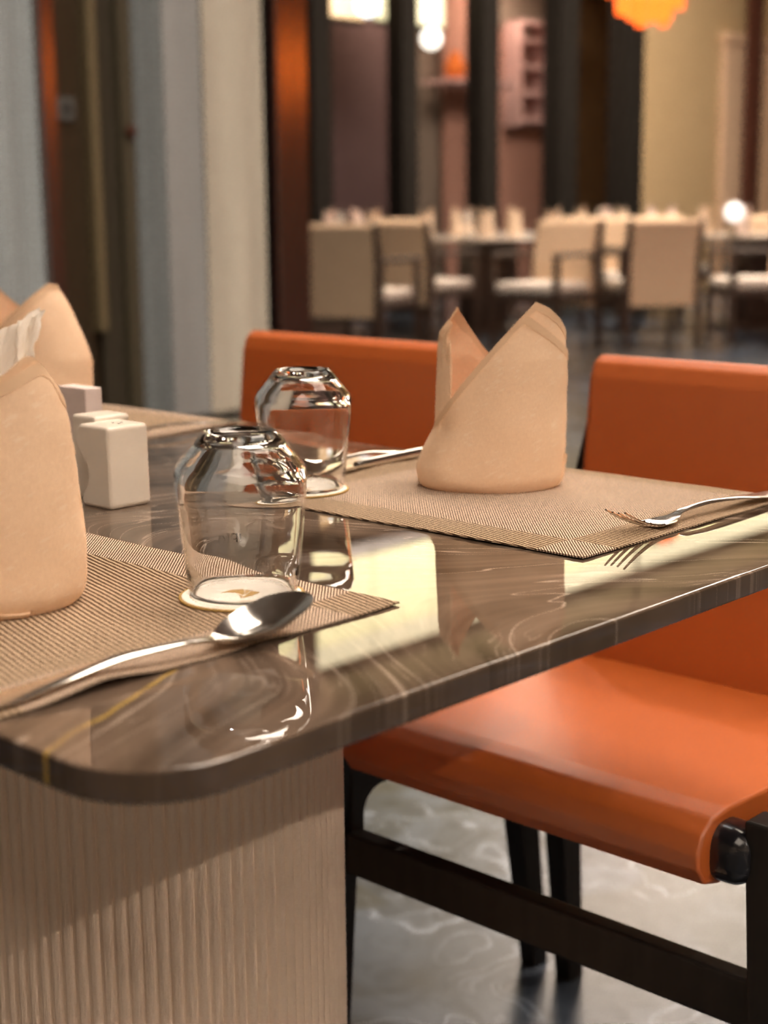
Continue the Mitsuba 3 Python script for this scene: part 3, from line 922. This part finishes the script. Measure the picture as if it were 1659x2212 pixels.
# ---------------------------------------------------------------- folded napkins
def napkin(name, label, loc, sc, xl, xr, py0, D, layers, edge_parts=True, seed=0, rz=0.0):
    """A bishop's-hat napkin. Its outline is drawn in units of sc metres: xl, xr = left and right limits at heights (tables of (height, x));
    layers: (phi0, phi1, radius change in metres, outline [(x, height)...] or a height, depth factor). phi runs from -90 (left) over 0 (front) to 90 (right) and 180 (back)."""
    t = thing(name, label, 'napkin')
    xl, xr = np.array(xl, float), np.array(xr, float)

    def shape(phi, z, dr_):
        h = z / sc
        a, b = ip(h, xl) * sc, ip(h, xr) * sc
        c, w = (a + b) / 2, (b - a) / 2 + 0.2 * dr_
        tuck = 1 - 0.10 * math.exp(-max(z, 0) / 0.006)
        d = ip(z, D) + dr_
        return np.array([c + w * math.sin(phi) * tuck, -d * math.cos(phi) * tuck])
    pieces, hems = [], []
    for li, (p0, p1, dr_, top, nphi) in enumerate(layers):
        nt = 46
        ph = np.radians(np.linspace(p0, p1, nphi))
        G = np.zeros((nphi, nt, 3))
        for i, phi in enumerate(ph):
            z = 0.1
            if np.isscalar(top):
                z = top * sc
            else:
                tp = np.array(top, float)
                for _ in range(30):
                    x, y = shape(phi, z, dr_)
                    # an outline seen from the viewer's height: nearer cloth appears lower
                    zn = (ip(x / sc, tp) * sc - y * 0.25) / 0.97
                    z = 0.5 * z + 0.5 * max(zn, 0.004)
            for j, tt in enumerate(np.linspace(0, 1, nt)):
                zz = z * tt
                x, y = shape(phi, zz, dr_)
                G[i, j] = (x, y, zz)
        # soft folds and sag
        q = np.stack([G[..., 0] * 26 + li * 7, G[..., 1] * 26, G[..., 2] * 26 + seed], -1)
        wr = (meshkit.fbm(q, 3, seed + li) - 0.5) * 0.0034
        N = grid_normals(G)
        fade = np.clip(np.linspace(0, 1, nt) * 6, 0, 1)[None, :, None]
        G = G + N * wr[..., None] * fade
        out = N if np.sum(N[..., :2] * (G[..., :2] - G[..., :2].mean((0, 1)))) > 0 else -N
        pieces.append(solid_sheet(G + out * 0.0006, G - out * 0.0006))
        if edge_parts and not np.isscalar(top):
            # a stitched hem: a slightly raised band along the free edge
            hb = []
            zt = G[:, -1, 2]
            for f in (1.0, 0.35, 0.0):
                row = []
                for i in range(nphi):
                    zz = zt[i] - f * min(0.0075, zt[i] * .4)
                    jj = np.interp(zz, G[i, :, 2], np.arange(nt))
                    a = int(min(jj, nt - 2))
                    row.append(G[i, a] + (G[i, a + 1] - G[i, a]) * (jj - a) + out[i, a] * (0.0012 if f else 0.0011))
                hb.append(row)
            H = np.array(hb).transpose(1, 0, 2)
            hems.append(solid_sheet(H, H - out[:, [-1]] * 0.0019))
    M = place(loc[0], loc[1], loc[2], rz)
    obj('cloth', cat(*pieces), 'linen', t, 45, M)
    if hems:
        obj('hem', cat(*hems), 'linen_hem', t, 45, M)
    return t


# right napkin; heights and widths in units of 0.412 mm around (1060, 1045) of its outline
def O_(pts, cx, cy):
    return [(x - cx, cy - y) for x, y in pts]


cx, cy = 1060, 1045
XL = [(cy - y, x - cx) for x, y in [(900, 1060), (893, 1040), (897, 1000), (914, 960), (938, 914), (940, 852), (943, 746), (947, 709), (962, 690), (985, 660)]]
XR = [(cy - y, x - cx) for x, y in [(1216, 1060), (1222, 1040), (1221, 1000), (1222, 960), (1222, 860), (1222, 760), (1222, 715), (1222, 690), (1222, 660)]]
FO = O_([(880, 960), (908, 950), (938, 912), (993, 842), (1067, 759), (1128, 701), (1170, 728), (1219, 762), (1230, 772)], cx, cy)
L2 = O_([(940, 912), (1030, 800), (1067, 757), (1110, 712), (1150, 671), (1180, 683), (1205, 703), (1221, 724), (1230, 735)], cx, cy)
BK = O_([(930, 800), (943, 746), (948, 709), (965, 684), (987, 667), (1003, 680), (1045, 733), (1067, 757), (1110, 790), (1222, 850)], cx, cy)
LF = O_([(930, 790), (942, 740), (948, 705), (962, 690), (966, 700), (962, 730), (964, 790), (972, 850), (976, 866), (990, 900)], cx, cy)
DD = [(0, .052), (.01, .054), (.05, .049), (.10, .042), (.16, .033)]
napkin('folded_napkin_cone', 'pale peach linen napkin folded into a two-peaked hat on the right placemat', (0.0971, 1.3646, MZ), 0.000412, XL, XR, 0, DD,
       [(-90, 90, .0, FO, 110), (-70, 90, -.0065, L2, 90), (90, 270, -.001, BK, 90), (-90, -52, -.0022, LF, 34), (72, 100, .0032, O_([(1000, 980), (1300, 985)], cx, cy), 14), (-88, 268, -.012, 150, 60)], True, 3)

# near left napkin: only its right half is in view
cx, cy = -46, 1300
XR = [(cy - y, x - cx) for x, y in [(176, 1325), (190, 1295), (194, 1270), (192, 1140), (182, 1000), (172, 900), (156, 830), (136, 780)]]
XL = [(h, -x * 0.98) for h, x in XR]
FO = O_([(-290, 1095), (-150, 970), (0, 880), (70, 838), (116, 800), (124, 797), (134, 808), (160, 860), (200, 960)], cx, cy)
L2 = O_([(-290, 1064), (-150, 950), (0, 862), (60, 824), (98, 785), (110, 782), (126, 800), (156, 850), (200, 940)], cx, cy)
BK = O_([(-290, 900), (-200, 780), (-100, 860), (0, 900), (190, 960)], cx, cy)
DD = [(0, .054), (.01, .056), (.05, .052), (.10, .045), (.16, .034)]
napkin('folded_napkin_cone', 'tan linen napkin folded into a hat, holding a white paper packet', (-0.26216, 0.95605, MZ), 0.000292, XL, XR, 0, DD,
       [(-90, 90, .0, FO, 110), (-90, 90, -.0060, L2, 100), (90, 270, -.001, BK, 80), (-88, 268, -.012, 160, 60), (-20, 40, .0022, O_([(-200, 1260), (0, 1310), (70, 1336), (80, 1345)], cx, cy), 30)], True, 21)

# far left napkin
cx, cy = 90, 905
XR = [(cy - y, x - cx) for x, y in [(208, 912), (213, 895), (204, 840), (205, 770), (180, 700), (160, 655), (140, 624)]]
XL = [(cy - y, x - cx) for x, y in [(-30, 912), (-36, 895), (-26, 840), (-24, 770), (-20, 700), (-15, 655), (-10, 610)]]
FO = O_([(-40, 770), (20, 728), (78, 686), (105, 655), (130, 629), (140, 627), (152, 641), (172, 684), (205, 765)], cx, cy)
BK = O_([(-40, 670), (-20, 625), (-5, 614), (10, 630), (45, 660), (78, 684), (120, 730), (205, 780)], cx, cy)
L2 = O_([(-40, 760), (20, 720), (75, 676), (105, 647), (128, 626), (138, 625), (150, 640), (205, 762)], cx, cy)
DD = [(0, .054), (.01, .056), (.05, .052), (.10, .045), (.16, .034)]
napkin('folded_napkin_cone', 'tan linen napkin folded into a two-peaked hat behind the pale pink box', (-0.41208, 1.83069, MZ), 0.000555, XL, XR, 0, DD,
       [(-90, 90, .0, FO, 90), (-60, 60, -.006, L2, 50), (90, 270, -.001, BK, 70), (-88, 268, -.012, 130, 40)], True, 33)

# white paper packet standing in the near napkin
pk = thing('paper_packet', 'crumpled white paper packet sticking out of the tan napkin at the left edge', 'packet')
n_, m_ = 40, 60
uu, vv = np.meshgrid(np.linspace(0, 1, n_), np.linspace(0, 1, m_), indexing='ij')


def packet(p00, p10, p01, p11, amp, seed, y, thick=0.0007):
    P = [np.array((a, 0, b)) for a, b in (p00, p10, p01, p11)]
    G = ((1 - uu) * (1 - vv))[..., None] * P[0] + (uu * (1 - vv))[..., None] * P[1] + ((1 - uu) * vv)[..., None] * P[2] + (uu * vv)[..., None] * P[3]
    q = np.stack([uu * 6, vv * 5, uu * 0 + seed], -1)
    rid = np.abs(meshkit.fbm(q, 3, seed) - 0.5) * 2
    G[..., 1] = y + amp * (rid - 0.4) + amp * 0.8 * np.sin(uu * 9 + vv * 4)
    G[..., 0] += 0.0022 * (meshkit.noise(np.stack([vv * 9, uu * 2, uu * 0 + seed + 3], -1)) - .5) * (np.abs(uu - .5) * 2)
    G[..., 2] += 0.0030 * (meshkit.noise(np.stack([uu * 7, vv * 2, uu * 0 + seed + 8], -1)) - .5) * vv
    G[..., 1] += 0.45 * (G[..., 2] - 0.12)
    return solid_sheet(G, G + np.array([0, thick, 0]))


LX, LY = -0.26216, 0.95605
s_ = 0.000292
f_ = lambda x, y: ((x + 46) * s_, (1300 - y) * s_ / .97)
obj('wrapper', packet(f_(-110, 1010), f_(70, 900), f_(-60, 765), f_(96, 686), .004, 4, .012), 'packet_paper', pk, 50, place(LX, LY, MZ))
obj('torn_flap', packet(f_(42, 900), f_(66, 850), f_(50, 708), f_(112, 690), .0035, 9, .002), 'packet_paper', pk, 50, place(LX, LY, MZ))
obj('printed_line', tube([(*[f_(-4, 795)[0]], .004, f_(-4, 795)[1]), (f_(6, 815)[0], .003, f_(6, 815)[1]), (f_(16, 842)[0], .003, f_(16, 842)[1])], .0005, 8), 'packet_blue', pk, 40, place(LX, LY, MZ))


# ---------------------------------------------------------------- orange leather chairs
def make_chair(cx_, label):
    t = thing('leather_chair', label, 'chair', None)
    M = place(cx_, 0, 0, 0, TMAT)
    rot = np.array([[0, 1, 0, 0], [1, 0, 0, 0], [0, 0, 1, 0], [0, 0, 0, 1.0]])      # prism axis y -> chair x
    seat = Polygon([(.245, .4335), (.200, .4330), (.176, .440), (.165, .456), (.164, .470), (.171, .486), (.186, .496), (.21, .499), (.30, .4955), (.42, .490), (.53, .486), (.575, .484), (.575, .452), (.40, .447), (.26, .4445)])
    sm = rounded_prism(seat, -.207, .207, .004, 260, .004)
    sm.apply_transform(rot)
    sm.invert() if sm.volume < 0 else None
    obj('seat', sm, 'orange_leather', t, 35, M)
    back = Polygon([(.536, .470), (.543, .56), (.556, .66), (.566, .76), (.571, .805), (.578, .822), (.590, .830), (.604, .828), (.613, .818), (.615, .80), (.606, .70), (.594, .58), (.584, .470)])
    bm_ = rounded_prism(back, -.200, .200, .010, 260, .008)
    bm_.apply_transform(rot)
    bm_.invert() if bm_.volume < 0 else None
    obj('backrest', bm_, 'orange_leather', t, 35, M)
    obj('front_rail', rbox(-.240, .240, .182, .232, .4375, .4895, .020, 2), 'black_lacquer', t, 40, M)
    for s_i in (-1, 1):
        obj('leg', hull_bar((s_i * .2535, .211, .4945), (s_i * .272, .205, 0.0), .047, .033, .028, .026, .004), 'black_wood', t, 30, M)
        obj('leg', cat(hull_bar((s_i * .2575, .594, .47), (s_i * .268, .650, 0.0), .040, .048, .026, .030, .004),
                       hull_bar((s_i * .2565, .594, .46), (s_i * .2100, .627, .800), .040, .046, .012, .030, .004)), 'black_wood', t, 30, M)
        a = np.radians(np.linspace(180, 90, 12))
        arc1 = [(.2535 + .028 * math.cos(q), .366 + .028 * math.sin(q)) for q in a]
        arc2 = [(.550 + .022 * math.cos(q), .372 + .022 * math.sin(q)) for q in np.radians(np.linspace(90, 0, 10))]
        pl = Polygon([(.206, .33), (.2255, .33)] + arc1 + arc2 + [(.572, .34), (.60, .34), (.60, .486), (.206, .486)])
        pm = rounded_prism(pl, s_i * .2455 - .013, s_i * .2455 + .013, .003, 300, .003)
        pm.apply_transform(rot)
        pm.invert() if pm.volume < 0 else None
        obj('side_rail', pm, 'black_wood', t, 30, M)
    obj('stretcher', rbox(-.262, .262, .200, .222, .307, .354, .004), 'black_wood', t, 30, M)
    obj('back_shell', rbox(-.205, .205, .600, .612, .50, .70, .004), 'black_wood', t, 30, M)
    return t


make_chair(-0.206, 'orange leather chair with a black frame, right one, its seat showing under the table')
make_chair(-0.800, 'orange leather chair on a black wooden frame, left one, behind the glasses')

# ---------------------------------------------------------------- far tables and chairs (placed in metres: x to the right, y away from the viewer)
def make_armchair(key):
    """cream armchair in a dark wooden frame, seat towards +y, origin on the floor under the seat's middle"""
    w, d = 0.27, 0.27
    obj('seat', rbox(-w + .02, w - .02, -d + .05, d, 0.385, 0.465, 0.03), 'white_fabric', key, 40)
    prof = [(-0.265, 0.29), (-0.275, 0.60), (-0.33, 0.865), (-0.305, 0.885), (-0.275, 0.86), (-0.215, 0.60), (-0.205, 0.29)]
    b = trimesh.creation.extrude_polygon(Polygon(prof).buffer(0.008), 2 * w - 0.05, engine='earcut')
    b.apply_transform(np.array([[0, 0, 1, -w + .025], [1, 0, 0, 0], [0, 1, 0, 0], [0, 0, 0, 1.0]]))
    obj('backrest', b, 'cream_fabric', key, 40)
    for s in (-1, 1):
        obj('leg', hull_bar((s * w, d - .02, 0), (s * w, d - .02, 0.66), .034, .034, .042, .042), 'espresso_wood', key)
        obj('leg', cat(hull_bar((s * w, -d - .03, 0), (s * w, -d + .0, 0.62), .034, .036, .044, .05),
                       hull_bar((s * w, -d + .0, 0.60), (s * w, -d - .05, 0.885), .044, .05, .03, .034)), 'espresso_wood', key)
        obj('armrest', rbox(s * w - .026, s * w + .026, -d, d + .005, .64, .668, .008), 'espresso_wood', key)
        obj('side_rail', rbox(s * w - .016, s * w + .016, -d, d - .02, .335, .385, .006), 'espresso_wood', key)
    obj('front_rail', rbox(-w, w, d - .04, d - .005, .33, .385, .006), 'espresso_wood', key)


def armchair(x, y, rz, label):
    t = thing('armchair', label, 'chair', 'cream armchairs at the far tables')
    if t == 'armchair':
        make_armchair(t)
        proto = {k: v for k, v in scene.items() if k.startswith('armchair__')}
        for k in proto:
            scene[k]['to_world'] = ST(place(x, y, 0, rz))
    else:
        dup('armchair', t, place(x, y, 0, rz))


def rdir(dx, dy):
    return math.atan2(-dx, dy)


armchair(-0.12, 10.3, rdir(0.55, 1.0), 'cream armchair seen from behind, left one, next to the wide copper pillar')
armchair(1.93, 11.2, rdir(-0.22, 1.0), 'cream armchair seen from behind, right one, beyond the right orange chair')
armchair(1.16, 11.0, rdir(-0.85, -1.0), 'cream armchair facing the viewer, right before the pedestal of the round grey table')
armchair(0.20, 13.4, rdir(0.25, -1.0), 'cream armchair across the round grey table, behind its left half')
armchair(2.75, 11.4, rdir(-1.0, -0.10), 'cream armchair at the right edge, turned sideways')
armchair(1.75, 13.9, rdir(-0.5, -1.0), 'cream armchair far behind the round grey table')
armchair(3.35, 13.6, rdir(-0.6, -1.0), 'cream armchair at the right edge, far behind')

armchair(2.02, 12.5, rdir(0.5, -1.0), 'cream armchair between the round grey marble table and the right cream armchair seen from behind')
armchair(0.34, 11.6, rdir(0.8, 0.9), 'cream armchair at the left side of the round grey marble table')
armchair(2.62, 13.95, rdir(0.3, -1.0), 'cream armchair beyond the right cream armchair seen from behind')


def round_table(x, y, r, label, z=0.75):
    t = thing('round_table', label, 'table')
    obj('tabletop', lathe([(0, z - .03), (r - .01, z - .03), (r, z - .02), (r, z - .006), (r - .006, z), (0, z)], 64), 'grey_marble_top', t, 30, place(x, y))
    obj('pedestal', cat(rbox(-.16, .16, -.16, .16, 0.06, z - .03, .01)), 'espresso_wood', t, 30, place(x, y, 0, .3))
    obj('foot', lathe([(0, 0), (.34, 0), (.34, .03), (.2, .07), (0, .07)], 40), 'espresso_wood', t, 30, place(x, y))


round_table(0.82, 12.5, 0.72, 'round grey marble table in the middle distance with one dark pedestal')
round_table(-0.45, 12.3, 0.50, 'round grey table behind the left cream armchair')
round_table(3.05, 12.6, 0.78, 'round grey table at the right edge beside the sideways armchair')
round_table(2.45, 15.3, 0.70, 'round table far behind the right cream armchair')
round_table(1.05, 14.3, 0.50, 'round table far behind the round grey marble table')


def fan_napkin_mesh():
    """small standing napkin: a tube of cloth with two peaks"""
    n, m = 40, 8
    a = np.linspace(0, 2 * np.pi, n)
    top = 0.135 + 0.075 * np.maximum(np.cos(a), 0) ** 1.5 + 0.062 * np.maximum(np.cos(a - 2.6), 0) ** 1.5
    G = np.zeros((n, m, 3))
    for j in range(m):
        t = j / (m - 1)
        r = 0.066 - 0.018 * t + 0.004 * np.sin(3 * a + t * 2)
        G[:, j] = np.stack([r * np.cos(a), 0.8 * r * np.sin(a), top * t], 1)
    return solid_sheet(G, G * np.array([.95, .95, 1.0]))


FN = mikit.ply(fan_napkin_mesh(), 'm_linen_far', smooth=40)
FNP = {**FN, 'bsdf': {'type': 'ref', 'id': 'm_linen_far_pink'}}
NAPS = [(-0.66, 12.15, 0, 0.3, 'a', 'first from the pillar'), (-0.40, 12.2, 1, 1.3, 'a', 'second from the pillar'), (-0.20, 12.5, 1, 2.3, 'a', 'third from the pillar'),
        (-0.06, 12.25, 0, 0.9, 'a', 'fourth from the pillar'),
        (0.36, 12.55, 0, 0.5, 'b', 'leftmost'), (0.62, 12.85, 0, 1.8, 'b', 'second from the left'), (0.86, 12.65, 0, 2.8, 'b', 'third from the left'),
        (1.10, 12.8, 0, 4.0, 'b', 'fourth from the left'), (1.38, 12.5, 0, 0.2, 'b', 'rightmost'),
        (1.95, 15.2, 0, 0.7, 'c', 'first from the left'), (2.18, 15.0, 1, 2.1, 'c', 'second from the left'), (2.40, 15.5, 0, 3.0, 'c', 'third from the left'),
        (2.62, 15.1, 1, 4.2, 'c', 'fourth from the left'), (2.85, 15.3, 1, 5.0, 'c', 'fifth from the left'),
        (2.62, 12.6, 0, 1.2, 'd', 'first from the left'), (2.86, 12.3, 1, 0.4, 'd', 'second from the left'), (2.98, 12.9, 0, 2.4, 'd', 'third from the left'),
        (3.22, 12.5, 1, 3.6, 'd', 'fourth from the left'), (0.80, 14.3, 0, 1.0, 'e', 'left one'), (1.2, 14.2, 0, 2.0, 'e', 'right one')]
TN = {'a': 'behind the left cream armchair', 'b': 'on the round grey marble table', 'c': 'far behind the right cream armchair',
      'd': 'on the table at the right edge', 'e': 'far behind the round grey marble table'}
for x, y, pink, rz, w, o in NAPS:
    k = numbered('folded_napkin')
    scene[k] = {**(FNP if pink else FN), 'to_world': ST(place(x, y, 0.75, rz) @ np.diag([1.12, 1.12, 1.12, 1]))}
    tag(k, 'small %s napkin %s, %s' % ('pinkish' if pink else 'cream', TN[w], o), 'napkin', 'napkins on the far tables')
GOB = [(0, 0), (.034, 0), (.034, .004), (.006, .012), (.005, .09), (.03, .12), (.038, .16), (.032, .21), (.030, .21), (.036, .16), (.028, .122), (0, .10)]
gm = mikit.ply(lathe(GOB, 24), 'm_cream_china', smooth=40)
for i, (x, y, l) in enumerate([(0.68, 12.25, 'pale stemmed cup on the round grey marble table'), (-0.32, 12.0, 'pale stemmed cup on the table behind the left cream armchair'),
                               (2.2, 15.6, 'pale stemmed cup on the table far behind the right cream armchair')]):
    k = numbered('goblet')
    scene[k] = {**gm, 'to_world': ST(place(x, y, 0.75))}
    tag(k, l, 'cup')
t = thing('saucer', 'white saucer on the round grey marble table below the pale cup', 'saucer')
obj('dish', lathe([(0, .0), (.05, 0), (.08, .014), (.078, .018), (.048, .006), (0, .006)], 32), 'cream_china', t, 30, place(0.66, 12.05, .75))
t = thing('glass_glint', 'white glowing ball added as the glint of a glass, round table at right edge', 'lamp')
obj('globe', trimesh.creation.icosphere(subdivisions=3, radius=.072), 'lamp_body', t, True, place(2.72, 11.98, .93), emit=(1.1, 1.1, 1.05))  # glowing ball added for an out-of-focus highlight on a glass
obj('stand', lathe([(0, .75), (.05, .75), (.05, .765), (.012, .775), (.012, .87), (0, .87)], 24), 'brass', t, 30, place(2.72, 11.98, 0))  # stand added only to carry the glowing ball
